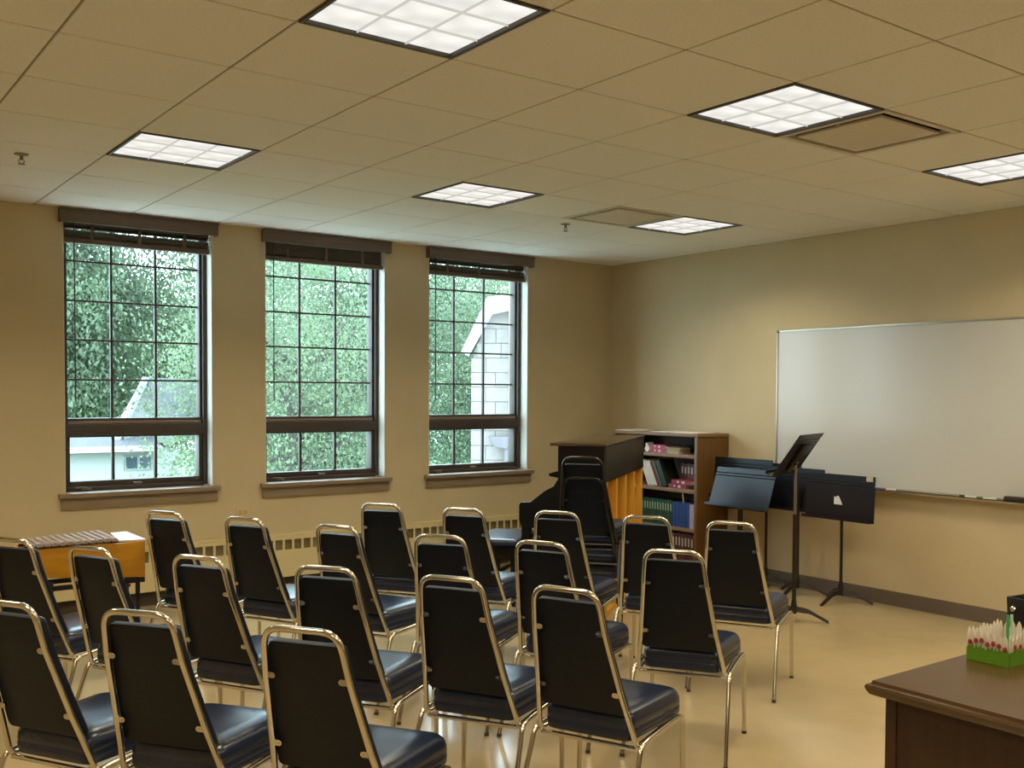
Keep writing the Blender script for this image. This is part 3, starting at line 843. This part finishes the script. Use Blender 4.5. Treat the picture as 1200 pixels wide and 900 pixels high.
# ------------------------------------------------------------------ music stands
def stand(x, y, deskz, width, facing, tilt, label, group='music stands', chrome=False, legrot=0.3, hgt=.33, dx=0.0, dy=0.0, stickers=False, knob=False):
    """desk front looks towards local -y rotated by facing; tilt leans the top away from the reader"""
    t = thing('music_stand', label, 'stand', (x, y, 0), 0, group)
    top = deskz+.05
    if chrome:
        build('lower_tube', MB().tube([(0, 0, .10), (0, 0, .73)], .0145, 12), STANDPOLE, t)
        build('upper_tube', MB().tube([(0, 0, .72), (dx*.4, dy*.4, top)], .011, 12), mat('stand_steel', '#9a9a98', .3, .9), t, label='chrome upper tube')
    else:
        build('pole', MB().tube([(0, 0, .10), (0, 0, top)], [.012, .0105], 12), STANDPOLE, t)
    build('collar', MB().lathe([(.022, .055), (.024, .09), (.017, .14), (.013, .16)], 12), STANDPOLE, t)
    for k in range(3):
        a = legrot+k*2*PI/3
        cx, cy = math.cos(a), math.sin(a)
        pts = fillet([(cx*.012, cy*.012, .085), (cx*.10, cy*.10, .075), (cx*.23, cy*.23, .008)], [0, .12, 0], 5)
        P = []
        mbl = MB()
        rings = []
        for i, p in enumerate(pts):
            wd = .021-.008*i/len(pts); th = .016-.007*i/len(pts)
            sx, sy = -cy, cx
            rings.append([Vector((p.x+sx*wd, p.y+sy*wd, max(p.z-th, 0))), Vector((p.x-sx*wd, p.y-sy*wd, max(p.z-th, 0))), Vector((p.x-sx*wd*.5, p.y-sy*wd*.5, p.z+th)), Vector((p.x+sx*wd*.5, p.y+sy*wd*.5, p.z+th))])
        mbl.rings(rings)
        build('leg', mbl, STANDPOLE, t)
    # desk: empty-free part chain, built in a rotated frame
    M = Matrix.Translation(Vector((dx, dy, deskz))) @ Matrix.Rotation(facing, 4, 'Z') @ Matrix.Rotation(-tilt, 4, 'X')
    w = width/2
    th = .003
    # sheet with two pressed ridges near the top and a lip below
    prof = [(0, -hgt*.42), (0, hgt*.36), (-.006, hgt*.37), (0, hgt*.385), (0, hgt*.43), (-.006, hgt*.44), (0, hgt*.455), (0, hgt*.58)]
    poly = prof+[(a+th, b) for a, b in reversed(prof)]
    out = MB().prism(poly, lambda a, b, h: M @ Vector((h, a, b)), w, -w)
    build('desk', out, STANDM, t, smooth=0)
    build('ledge', MB().box(-w, w, -.05, th, -hgt*.42-.004, -hgt*.42, M=M).box(-w, w, -.05, -.046, -hgt*.42, -hgt*.42+.016, M=M), STANDM, t, smooth=0)
    mb = MB().prism([(-.05, -.10), (.05, -.10), (.085, .12), (-.085, .12)], lambda a, b, h: M @ Vector((a, h, b)), .024, .006)
    build('tilt_bracket', mb, STANDPOLE, t, bevel=.003)
    k0 = M @ Vector((0, .02, -.02)); k1 = M @ Vector((0, .045, -.02))
    build('hub', MB().tube([M @ Vector((-.03, .025, -.03)), M @ Vector((.03, .025, -.03))], .012, 10), STANDPOLE, t)
    if knob:
        b0 = M @ Vector((.0, .024, -.06)); b1 = M @ Vector((.0, .050, -.06))
        build('knob', MB().tube([b0, b1], .016, 12), BRASS, t, label='brass tilt knob')
    if stickers:
        build('sticker', MB().box(w-.075, w-.02, -.0015, -.0005, hgt*.47, hgt*.47+.045, M=M), LABELW, t, smooth=0, label='pale square sticker')
        build('logo_mark', MB().prism([(-.045, -.03), (.03, -.03), (.0, .025), (-.012, .035), (-.03, .022), (-.045, .028)], lambda a, b, h: M @ Vector((a, h, b)), -.0006, -.0016), mat('mark_white', '#dcdcdc', .5), t, smooth=0, label='small white angular mark')
    return t
F = -PI/2            # desk front looks towards -x (into the room)
stand(4.257, 1.374, .765, .60, F, .05, 'black music stand farthest right, with a pale sticker and white mark on its desk', legrot=PI/3, dx=-.06, dy=-.02, stickers=True)
stand(4.225, 1.751, .785, .60, F, .08, 'black music stand between the chrome-necked stand and the sticker stand', legrot=PI/3+.15, dx=.03, dy=.09)
stand(4.297, 2.126, .80, .60, F, .08, 'black music stand with its desk mostly hidden behind the grey-looking one', legrot=PI/3, dx=.04)
stand(4.17, 2.275, .765, .62, F, .34, 'music stand in front of the bookcase side, its desk tilted and grey with reflected light', legrot=PI/3, dx=-.075, dy=-.06)
stand(4.235, 2.36, .825, .62, F, .10, 'music stand tucked against the bookcase, only its blue-black top band showing', legrot=PI/3-.1, dx=.05, dy=.02)
stand(3.474, 1.176, 1.115, .50, math.radians(200), .60, 'tall music stand with a chrome neck, seen from behind and standing nearest', chrome=True, legrot=-.95, knob=True, hgt=.34, dx=0.0, dy=.0)

# ------------------------------------------------------------------ whiteboard
def whiteboard():
    y0, y1, z0, z1 = -.26, 2.178, .848, 2.058
    t = thing('whiteboard', 'wide glossy whiteboard with aluminium frame on the right wall', 'whiteboard', (XR, 0, 0))
    build('board', MB().box(-.016, -.001, y0+.005, y1-.005, z0+.005, z1-.005), WBOARD, t, smooth=0)
    for nm, bx in (('frame_rail', (-.022, -.001, y0, y1, z1-.014, z1)), ('frame_rail', (-.022, -.001, y0, y1, z0, z0+.012)), ('frame_stile', (-.022, -.001, y0, y0+.012, z0+.012, z1-.014)), ('frame_stile', (-.022, -.001, y1-.012, y1, z0+.012, z1-.014))):
        build(nm, MB().box(*bx), ALU, t, bevel=.002)
    build('pen_tray', MB().prism([(0, 0), (-.075, -.004), (-.078, .008), (-.070, .004), (0, .006)], lambda a, b, h: Vector((a-.001, h, z0-.012+b)), 1.9, y0+.05), ALU, t, smooth=30)
    for z in (z1,):
        build('corner_cap', MB().box(-.025, -.001, y1-.02, y1+.002, z1-.02, z1+.002), mat('grey_plastic_cap', '#6f6a60', .5), t, bevel=.003)
whiteboard()
def marker(y, x, rot, body, cap, label):
    t = thing('marker_pen', label, 'marker', (x, y, .853), rot, 'pens on the whiteboard tray')
    build('barrel', MB().tube([(0, -.04, 0), (0, .045, 0)], .0075, 10), body, t)
    build('cap', MB().tube([(0, .045, 0), (0, .085, 0)], [.0085, .0075], 10), cap, t)
MW = mat('marker_white', '#e2ded4', .35)
marker(1.20, XR-.045, .03, mat('marker_blue', '#2c4c86', .35), mat('marker_blue', '#2c4c86', .35), 'blue marker on the whiteboard tray next to the music stand')
marker(1.08, XR-.045, -.04, MW, mat('marker_red', '#a52430', .35), 'white marker with a red cap on the whiteboard tray')
marker(.46, XR-.045, .03, MW, mat('marker_black', '#1a1a1a', .35), 'white marker with a black cap on the whiteboard tray')
marker(.33, XR-.040, .25, MW, mat('marker_green', '#2f6b46', .35), 'white marker with a green cap beside the eraser')
t = thing('board_eraser', 'dark brown felt eraser on the whiteboard tray at the right edge', 'eraser', (XR-.045, .15, .845))
build('felt', MB().box(-.024, .024, -.075, .075, 0, .016), mat('eraser_felt', '#2a231d', .95), t, bevel=.003)
build('grip', MB().box(-.022, .022, -.072, .072, .016, .034), mat('eraser_grip', '#3b2f26', .6), t, bevel=.005)

# ------------------------------------------------------------------ xylophone
def xylophone():
    t = thing('xylophone', 'large wooden bass xylophone with honey brown box on a black stand below the left window', 'xylophone', (-.02, 0, 0))
    x0, x1 = -1.01, -.405
    yf = 2.425
    zt_ = .728
    # tapered box: four walls
    def side(nm, a, b, yy, zb0, zb1):
        build(nm, MB().prism([(a, zb0), (b, zb1), (b, zt_), (a, zt_)], lambda p, q, h: Vector((p, h, q)), yy+.014, yy), XYLOWOOD, t, bevel=.004)
    build('front_board', MB().prism([(x0, .588), (x1, .533), (x1, zt_), (x0, zt_)], lambda p, q, h: Vector((p, h, q)), yf+.016, yf), XYLOWOOD, t, bevel=.005)
    # back board is slanted: shorter bars at the left
    n0, n1 = Vector((x0, 2.66, 0)), Vector((x1, 2.80, 0))
    build('back_board', MB().add([(x0, 2.655, .588), (x1, 2.795, .533), (x1, 2.795, zt_), (x0, 2.655, zt_), (x0, 2.671, .588), (x1, 2.811, .533), (x1, 2.811, zt_), (x0, 2.671, zt_)],
          [(0, 1, 2, 3), (7, 6, 5, 4), (0, 4, 5, 1), (3, 2, 6, 7), (1, 5, 6, 2), (0, 3, 7, 4)]), XYLOWOOD, t, bevel=.003)
    build('end_board', MB().box(x1-.016, x1-.0005, yf+.016, 2.79, .536, zt_), XYLOWOOD, t, bevel=.003)
    build('end_board', MB().box(x0+.0005, x0+.016, yf+.016, 2.65, .59, zt_), XYLOWOOD, t, bevel=.003)
    build('bottom_board', MB().add([(x0, yf+.016, .586), (x1, yf+.016, .532), (x1, 2.80, .532), (x0, 2.66, .586), (x0, yf+.016, .592), (x1, yf+.016, .538), (x1, 2.80, .538), (x0, 2.66, .592)],
          [(3, 2, 1, 0), (4, 5, 6, 7), (0, 1, 5, 4), (2, 3, 7, 6), (1, 2, 6, 5), (3, 0, 4, 7)]), XYLOWOOD, t, smooth=0)
    build('end_plate', MB().add([(x1-.125, yf+.03, zt_), (x1+.004, yf-.002, zt_), (x1+.004, 2.80, zt_), (x1-.09, 2.79, zt_), (x1-.125, yf+.03, zt_+.012), (x1+.004, yf-.002, zt_+.012), (x1+.004, 2.80, zt_+.012), (x1-.09, 2.79, zt_+.012)],
          [(3, 2, 1, 0), (4, 5, 6, 7), (0, 1, 5, 4), (2, 3, 7, 6), (1, 2, 6, 5), (3, 0, 4, 7)]), XYLOPALE, t, bevel=.003, label='pale end plate')
    build('rail', MB().box(x0+.02, x1-.13, yf+.05, yf+.065, zt_, zt_+.012), BLACKM, t, smooth=0)
    build('rail', MB().box(x0+.02, x1-.13, 2.60, 2.615, zt_, zt_+.012), BLACKM, t, smooth=0)
    nbar = 12
    a0, a1 = x0+.035, x1-.135
    step = (a1-a0)/nbar
    for k in range(nbar):
        xa = a0+k*step
        yb = 2.655+(2.80-2.655)*k/(nbar-1)
        w = step-.008
        ya = yf-.012
        ym = (ya+yb)/2
        build('tone_bar', MB().rings([[Vector((xa, y_, zt_+.012)), Vector((xa+w, y_, zt_+.012)), Vector((xa+w, y_, zt_+.026)), Vector((xa+w*.75, y_, zt_+.032)), Vector((xa+w*.25, y_, zt_+.032)), Vector((xa, y_, zt_+.026))] for y_ in (yb, ya)]), XBAR, t, bevel=.0015, seg=1)
    # black tube stand
    for xa in (x0+.14, x1-.035):
        for ya in (yf+.02, 2.66):
            lg = build('leg', MB().tube([(xa, ya, .0), (xa, ya, .53 if xa > -.6 else .55)], .012, 10), BLACKM, t)
    for ya in (yf+.02, 2.66):
        build('stand_rail', MB().box(x0+.1, x1, ya-.012, ya+.012, .505, .53), BLACKM, t, bevel=.002)
    for xa in (x0+.14, x1-.035):
        build('stand_rail', MB().box(xa-.012, xa+.012, yf+.032, 2.648, .505, .53), BLACKM, t, bevel=.002)
    build('clamp_knob', MB().lathe([(.006, .0), (.008, .018), (.022, .02), (.024, .03), (.010, .034)][::1], 12, c=(x1-.10, yf+.0, .472)), BLACKM, t)
    build('brace', MB().tube([(x1-.035, yf+.02, .2), (x1-.035, 2.66, .45)], .008, 8), BLACKM, t)
xylophone()

# ------------------------------------------------------------------ teacher's desk and what stands on it
def desk():
    t = thing('wooden_desk', 'dark brown wooden desk with moulded top edge at the lower right', 'desk', (.372, -1.567, 0))
    w, d = 1.52, .82      # along +x, along -y
    def ring(e, z): return [Vector((e, -d+e, z)), Vector((w-e, -d+e, z)), Vector((w-e, -e, z)), Vector((e, -e, z))]
    build('top', MB().rings([ring(.022, .706), ring(.010, .712), ring(.004, .722), ring(.0, .732), ring(.003, .739), ring(.013, .741), ring(.016, .750)]), DESKTOP, t, smooth=20)
    e = .045
    build('side_panel', MB().box(e, e+.022, -d+e, -e, .0, .706), DESKBODY, t, bevel=.003)
    build('side_panel', MB().box(w-e-.022, w-e, -d+e, -e, .0, .706), DESKBODY, t, bevel=.003)
    build('end_panel', MB().box(e+.022, w-e-.022, -e-.022, -e, .0, .706), DESKBODY, t, bevel=.003)
    build('end_panel', MB().box(e+.022, w-e-.022, -d+e, -d+e+.022, .0, .706), DESKBODY, t, bevel=.003)
    build('corner_post', MB().box(e-.004, e+.03, -e-.03, -e+.004, 0, .706), DESKBODY, t, bevel=.003)
desk()
def tulip_box():
    bx, by, bz = .818, -1.745, .7505
    w, d = .20, .132
    t = thing('tulip_planter_box', 'small white picket fence box painted with green grass and red tulips on the desk', 'box', (bx, by, bz))
    t.scale = (1, 1, .93)
    WHITE = mat('picket_white', '#d8d0c2', .5)
    GREEN = mat('grass_green', '#5f8f17', .5)
    RED = mat('tulip_red', '#a3302a', .45)
    build('bottom', MB().box(.003, w-.003, .003, d-.003, 0, .004), WHITE, t, smooth=0)
    pw = .0195
    pk = None
    def picket(x, y, rz, hgt):
        nonlocal pk
        if pk is None:
            poly = [(-pw/2+.001, .004), (pw/2-.001, .004), (pw/2-.001, .078), (pw/2-.004, .088), (0, .1), (-pw/2+.004, .088), (-pw/2+.001, .078)]
            o = build('picket', MB().prism(poly, lambda a, b, h: Vector((a, h, b)), .004, 0), WHITE, t, smooth=0)
            pk = o.data
        else:
            o = inst('picket', pk, t)
        o.location = (x, y, 0); o.rotation_euler = (0, 0, rz); o.scale = (1, 1, hgt)
    n = int(w/.02)
    for k in range(n):
        picket(.01+k*.02, 0, 0, 1+.05*math.sin(k*2.1)); picket(.01+k*.02, d-.004, 0, 1+.05*math.sin(k*1.7+1))
    m_ = 6
    for k in range(m_):
        yk = .016+k*(d-.032)/(m_-1)
        picket(.004, yk, PI/2, 1+.05*math.sin(k*1.9)); picket(w, yk, PI/2, 1+.05*math.sin(k*2.3))
    def grass(nm, L_, fn):
        poly = [(0, 0), (L_, 0)]
        kk = int(L_/.006)
        top = []
        for i in range(kk+1):
            top.append((L_-i*L_/kk, (.052 if i % 2 else .04)+random.uniform(-.004, .006)))
        build(nm, MB().prism(poly+top, fn, 0, .0022), GREEN, t, smooth=0)
    grass('grass_panel', d, lambda a, b, h: Vector((-.0005-h, a, b)))
    grass('grass_panel', w, lambda a, b, h: Vector((a, -.0005-h, b)))
    st = None
    tl = None
    def tulip(x, y, z, ax):
        nonlocal tl
        if tl is None:
            o = build('tulip', MB().lathe([(.002, -.008), (.0062, -.005), (.0068, .0), (.0055, .005), (.0025, .008)], 10), RED, t); tl = o.data
        else:
            o = inst('tulip', tl, t)
        o.location = (x, y, z); o.scale = (1, .45, 1) if ax == 'y' else (.45, 1, 1)
        build('stem', MB().box(x-.0009, x+.0009, y-.0009, y+.0009, .04, z-.007), GREEN, t, smooth=0)
    for k, z in enumerate((.055, .062, .066, .060, .070, .066, .058)):
        tulip(-.004, .012+k*(d-.024)/6, z, 'x')
    for k, z in enumerate((.062, .058, .066, .060, .064, .058)):
        tulip(.025+k*.03, -.004, z, 'y')
tulip_box()
for x, y, col, nm, lb in ((.955, -1.665, '#3f9d5a', 'green_pen', 'green pen standing in the tulip box'), (.972, -1.668, '#b9cdb9', 'white_pen', 'pale white pen standing in the tulip box')):
    t = thing('pen', lb, 'pen', (x, y, .755))
    m = mat('pen_' + nm, col, .35)
    build('barrel', MB().tube([(0, 0, 0), (.004, .002, .098)], .0045, 8), m, t)
    build('cap', MB().tube([(.004, .002, .098), (.0045, .0022, .117)], [.0052, .0042], 8), m, t)
t = thing('desk_organizer', 'black desk organizer with a silver ball knob behind the tulip box at the right edge', 'organizer', (1.215, -1.60, .7505), -.15)
build('body', MB().rings([[Vector((sx*q, sy*q, z)) for sx, sy in ((-1, -1), (1, -1), (1, 1), (-1, 1))] for q, z in ((.045, 0), (.05, .135), (.046, .135), (.042, .01))]), BLACKM, t, bevel=.003)
build('ball_knob', MB().lathe([(.001, -.0105), (.006, -.0085), (.0105, -.003), (.0105, .003), (.006, .0085), (.001, .0105)], 12, c=(-.058, .018, .100)), CHROME, t)
build('divider', MB().box(-.04, .04, -.002, .002, .011, .143), BLACKM, t, smooth=0)

# ------------------------------------------------------------------ outdoors
GZ = -3.3
build('daylight_bounce_slab', MB().box(-12, 40, YW+.36, 10.5, GZ, GZ+.03), mat('pale_bounce_slab', (0.80, 0.79, 0.77), .9, var=.06, scale=2), kind='structure', smooth=0)  # added slab, out of view, bounces daylight up onto the ceiling
build('ground', MB().box(-30, 60, YW+.35, 80, GZ-.1, GZ), GRASS, kind='structure', smooth=0)
def house():
    t = thing('white_house', 'white sided house with grey roof and small double window beyond the left window', 'house', (0, 24, 0))
    build('wall', MB().box(-3.0, 6.55, 0, 7, GZ, .0), WHITESIDING, t, smooth=0)
    # long roof, ridge parallel to the front
    build('roof', MB().prism([(-.45, -.02), (-.45, .10), (2.2, .80), (7.5, .10), (7.5, -.02)], lambda a, b, h: Vector((h, a, b)), -3.3, 6.0), ROOFG, t, smooth=0)
    build('gutter', MB().box(-3.3, 5.95, -.52, -.44, .0, .14), WHITESIDING, t, smooth=0)
    # cross gable at the right, its ridge runs sideways
    build('gable_wall', MB().prism([(4.95, .15), (6.6, .15), (6.6, 1.9), (5.82, 1.72), ], lambda a, b, h: Vector((a, h, b)), .9, .6), WHITESIDING, t, smooth=0)
    build('gable_roof', MB().add([(5.82, .3, 1.88), (8.2, .3, 1.88), (8.2, -.35, .72), (6.05, -.35, .72), (5.82, 2.6, 1.9), (8.2, 2.6, 1.9)], [(0, 3, 2, 1), (0, 1, 5, 4)]), ROOFG, t, smooth=0)
    build('rake_board', MB().add([(4.98, .2, .2), (5.10, .2, .2), (5.88, .2, 1.9), (5.76, .2, 1.9), (4.98, .45, .2), (5.10, .45, .2), (5.88, .45, 1.9), (5.76, .45, 1.9)], [(0, 1, 2, 3), (7, 6, 5, 4), (0, 4, 5, 1), (1, 5, 6, 2), (2, 6, 7, 3), (3, 7, 4, 0)]), COPING, t, smooth=0)
    wd = build('window', MB().box(5.16, 5.86, -.06, -.01, -.50, -.12), COPING, t, smooth=0)
    for a in (5.20, 5.54):
        build('pane', MB().box(a, a+.27, -.07, -.058, -.455, -.16), HGLASS, wd, smooth=0)
house()
def stone_wing():
    t = thing('stone_wing', 'pale limestone wing with sloped white coping seen through the right window', 'building', (5.95, 9.0, 0), math.radians(-35))
    t.scale = (.88, 1, 1)
    OX = 5.95
    z0 = -3.2
    out = [(5.95, z0), (8.6, z0), (8.6, 3.0), (6.27, 2.80), (5.97, 1.95)]
    build('wall_core', MB().prism(out, lambda a, b, h: Vector((a-OX, h, b)), 3.0, .04), STONE, t, smooth=0)
    def xleft(z): return 5.95 if z < 1.95 else 5.97+(z-1.95)*(6.27-5.97)/.85
    rng = random.Random(3)
    ch = .21
    z = -.9
    k = 0
    me = {}
    while z+ch < 2.62:
        xa = xleft(z+ch/2)+.005
        first = True
        while xa < 7.3:
            L_ = rng.choice((.34, .42, .5)) if not first else (.24 if k % 2 else .40)
            first = False
            key = round(L_, 2)
            if key not in me:
                o = build('stone_block', MB().box(.003, L_-.003, .022, .039, .003, ch-.003), STONE, t, bevel=.006, seg=1); me[key] = o.data
            else:
                o = inst('stone_block', me[key], t)
            o.location = (xa-OX, rng.uniform(-.004, .004), z)
            xa += L_
        z += ch; k += 1
    build('coping', MB().add([(5.80-OX, -.12, 2.12), (5.92-OX, -.12, 2.06), (6.30-OX, -.12, 2.66), (6.62-OX, -.12, 2.72), (6.62-OX, -.12, 2.95), (6.22-OX, -.12, 2.90),
                              (5.80-OX, .5, 2.12), (5.92-OX, .5, 2.06), (6.30-OX, .5, 2.66), (6.62-OX, .5, 2.72), (6.62-OX, .5, 2.95), (6.22-OX, .5, 2.90)],
          [(0, 1, 2, 5), (5, 2, 3, 4), (6, 11, 8, 7), (11, 10, 9, 8), (0, 6, 7, 1), (1, 7, 8, 2), (2, 8, 9, 3), (3, 9, 10, 4), (4, 10, 11, 5), (5, 11, 6, 0)]), COPING, t, smooth=0)
    build('pilaster', MB().box(6.66-OX, 8.6-OX, -.16, .0, z0, 4.6), STONE, t, bevel=.01)
    hd = build('downspout_head', MB().prism([(6.24, .92), (6.33, .78), (6.55, .74), (6.60, .92)], lambda a, b, h: Vector((a-OX, h, b)), -.02, -.16), LEAD, t, bevel=.01)
    build('downspout', MB().box(6.50-OX, 6.59-OX, -.12, -.03, .45, .75), LEAD, t, bevel=.01)
stone_wing()

def tree_meshes(seed, n, leaf, crown, mode):
    """crown: ellipsoid radii; returns foliage mesh builder and trunk builder"""
    rng = random.Random(seed)
    tr = MB()
    hgt = crown[2]*2
    base = Vector((0, 0, 0))
    zc = crown[2]*1.15+.4
    trunk = [Vector((0, 0, 0)), Vector((.1, .05, zc*.5)), Vector((-.05, .1, zc*.95)), Vector((.1, 0, zc*1.35))]
    r0 = crown[0]*.065
    tr.tube(trunk, [r0, r0*.8, r0*.5, r0*.15], 8)
    tips = []
    for i in range(26):
        z = rng.uniform(.45, 1.3)*zc
        a = rng.uniform(0, 2*PI)
        rr = rng.uniform(.45, .95)*crown[0]
        p0 = Vector((.05, .05, z))
        p2 = Vector((math.cos(a)*rr, math.sin(a)*rr, z+rng.uniform(.1, .5)*crown[2]*.7))
        p1 = (p0+p2)/2+Vector((0, 0, -.08*rr))
        tr.tube([p0, p1, p2], [r0*.32, r0*.2, r0*.05], 6)
        tips += [p1, p2, (p1+p2)/2]
    fo = MB()
    V = []; Fc = []; mi = []
    clusters = []
    for i in range(150):
        while True:
            q = Vector((rng.uniform(-1, 1), rng.uniform(-1, 1), rng.uniform(-1, 1)))
            if .35 < q.length < 1: break
        clusters.append(Vector((q.x*crown[0], q.y*crown[1], zc+q.z*crown[2])))
    clusters += tips
    for i in range(n):
        c = clusters[rng.randrange(len(clusters))]
        s_ = crown[0]*.17
        p = c+Vector((rng.gauss(0, s_), rng.gauss(0, s_), rng.gauss(0, s_*.7)))
        if p.z < .15: continue
        l = leaf*rng.uniform(.6, 1.3)
        ax = Vector((rng.gauss(0, 1), rng.gauss(0, 1), rng.gauss(-.4, .7))).normalized()
        sd = ax.cross(Vector((rng.gauss(0, 1), rng.gauss(0, 1), rng.gauss(0, 1)))).normalized()*l*.3
        o = len(V)
        V += [p, p+ax*l*.5+sd, p+ax*l, p+ax*l*.5-sd]
        Fc.append((o, o+1, o+2, o+3))
    fo.add(V, Fc)
    return fo, tr
PROTO = {}
def tree(kind, x, y, s, label, rz=0.0, zs=1.0, name='tree', cat='tree', z=GZ, group='trees outside'):
    spec = {'broad': (1, 60000, .105, (3.0, 3.0, 3.4), LEAF), 'pale': (2, 40000, .08, (2.7, 2.7, 3.6), LEAF2), 'shrub': (3, 12000, .075, (1.2, 1.2, 1.5), LEAF2), 'far': (11, 95000, .115, (3.0, 3.0, 3.4), LEAF), 'airy': (5, 34000, .11, (3.2, 3.2, 3.6), LEAF2)}[kind]
    t = thing(name, label, cat, (x, y, z), rz, group)
    t.scale = (s, s, s*zs)
    if kind not in PROTO:
        fo, tr = tree_meshes(spec[0], spec[1], spec[2], spec[3], kind)
        a = build('foliage', fo, spec[4], t, smooth=0, kind='stuff')
        b = build('trunk', tr, BARK, t)
        PROTO[kind] = (a.data, b.data)
    else:
        a = inst('foliage', PROTO[kind][0], t); a['kind'] = 'stuff'
        inst('trunk', PROTO[kind][1], t)
    return t
tree('far', 6.1, 37.5, 1.2, 'tall leafy tree behind the left end of the white house, left of the sky gap', .9, zs=1.7)
tree('far', 11.9, 47.0, 1.3, 'dense tree behind the gable of the white house, below the sky gap', 2.2)
tree('airy', 13.4, 38.0, 1.1, 'airy tall tree at the right of the sky gap above the white house', 1.2, zs=1.75)
tree('shrub', 8.15, 21.0, .95, 'round leafy shrub at the right corner of the white house', .2, name='shrub', cat='shrub', group='shrubs outside', zs=1.15)
tree('pale', 4.75, 12.6, .74, 'pale green tree in the left half of the middle window', 2.9, zs=1.25)
tree('broad', 9.9, 21.5, .95, 'tree with thick forked branches in the right half of the middle window', 1.7, zs=1.3)
tree('broad', 20.0, 31.5, 1.2, 'dense tree showing above the others in the middle window', 3.6, zs=1.3)
tree('shrub', 7.0, 13.6, .95, 'leafy shrub low in the middle window', 1.0, name='shrub', cat='shrub', group='shrubs outside')
tree('pale', 13.4, 17.3, .90, 'pale green tree beside the stone wing in the right window', 4.4, zs=1.25)
tree('broad', 17.2, 23.9, .85, 'dense tree farther back in the right window', .3, zs=1.3)
tree('shrub', 9.6, 13.6, .85, 'leafy shrub low in the right window beside the stone wall', 2.0, name='shrub', cat='shrub', group='shrubs outside')
tree('airy', 29.0, 33.0, 1.35, 'large airy tree at the back behind the stone wing', 5.1)
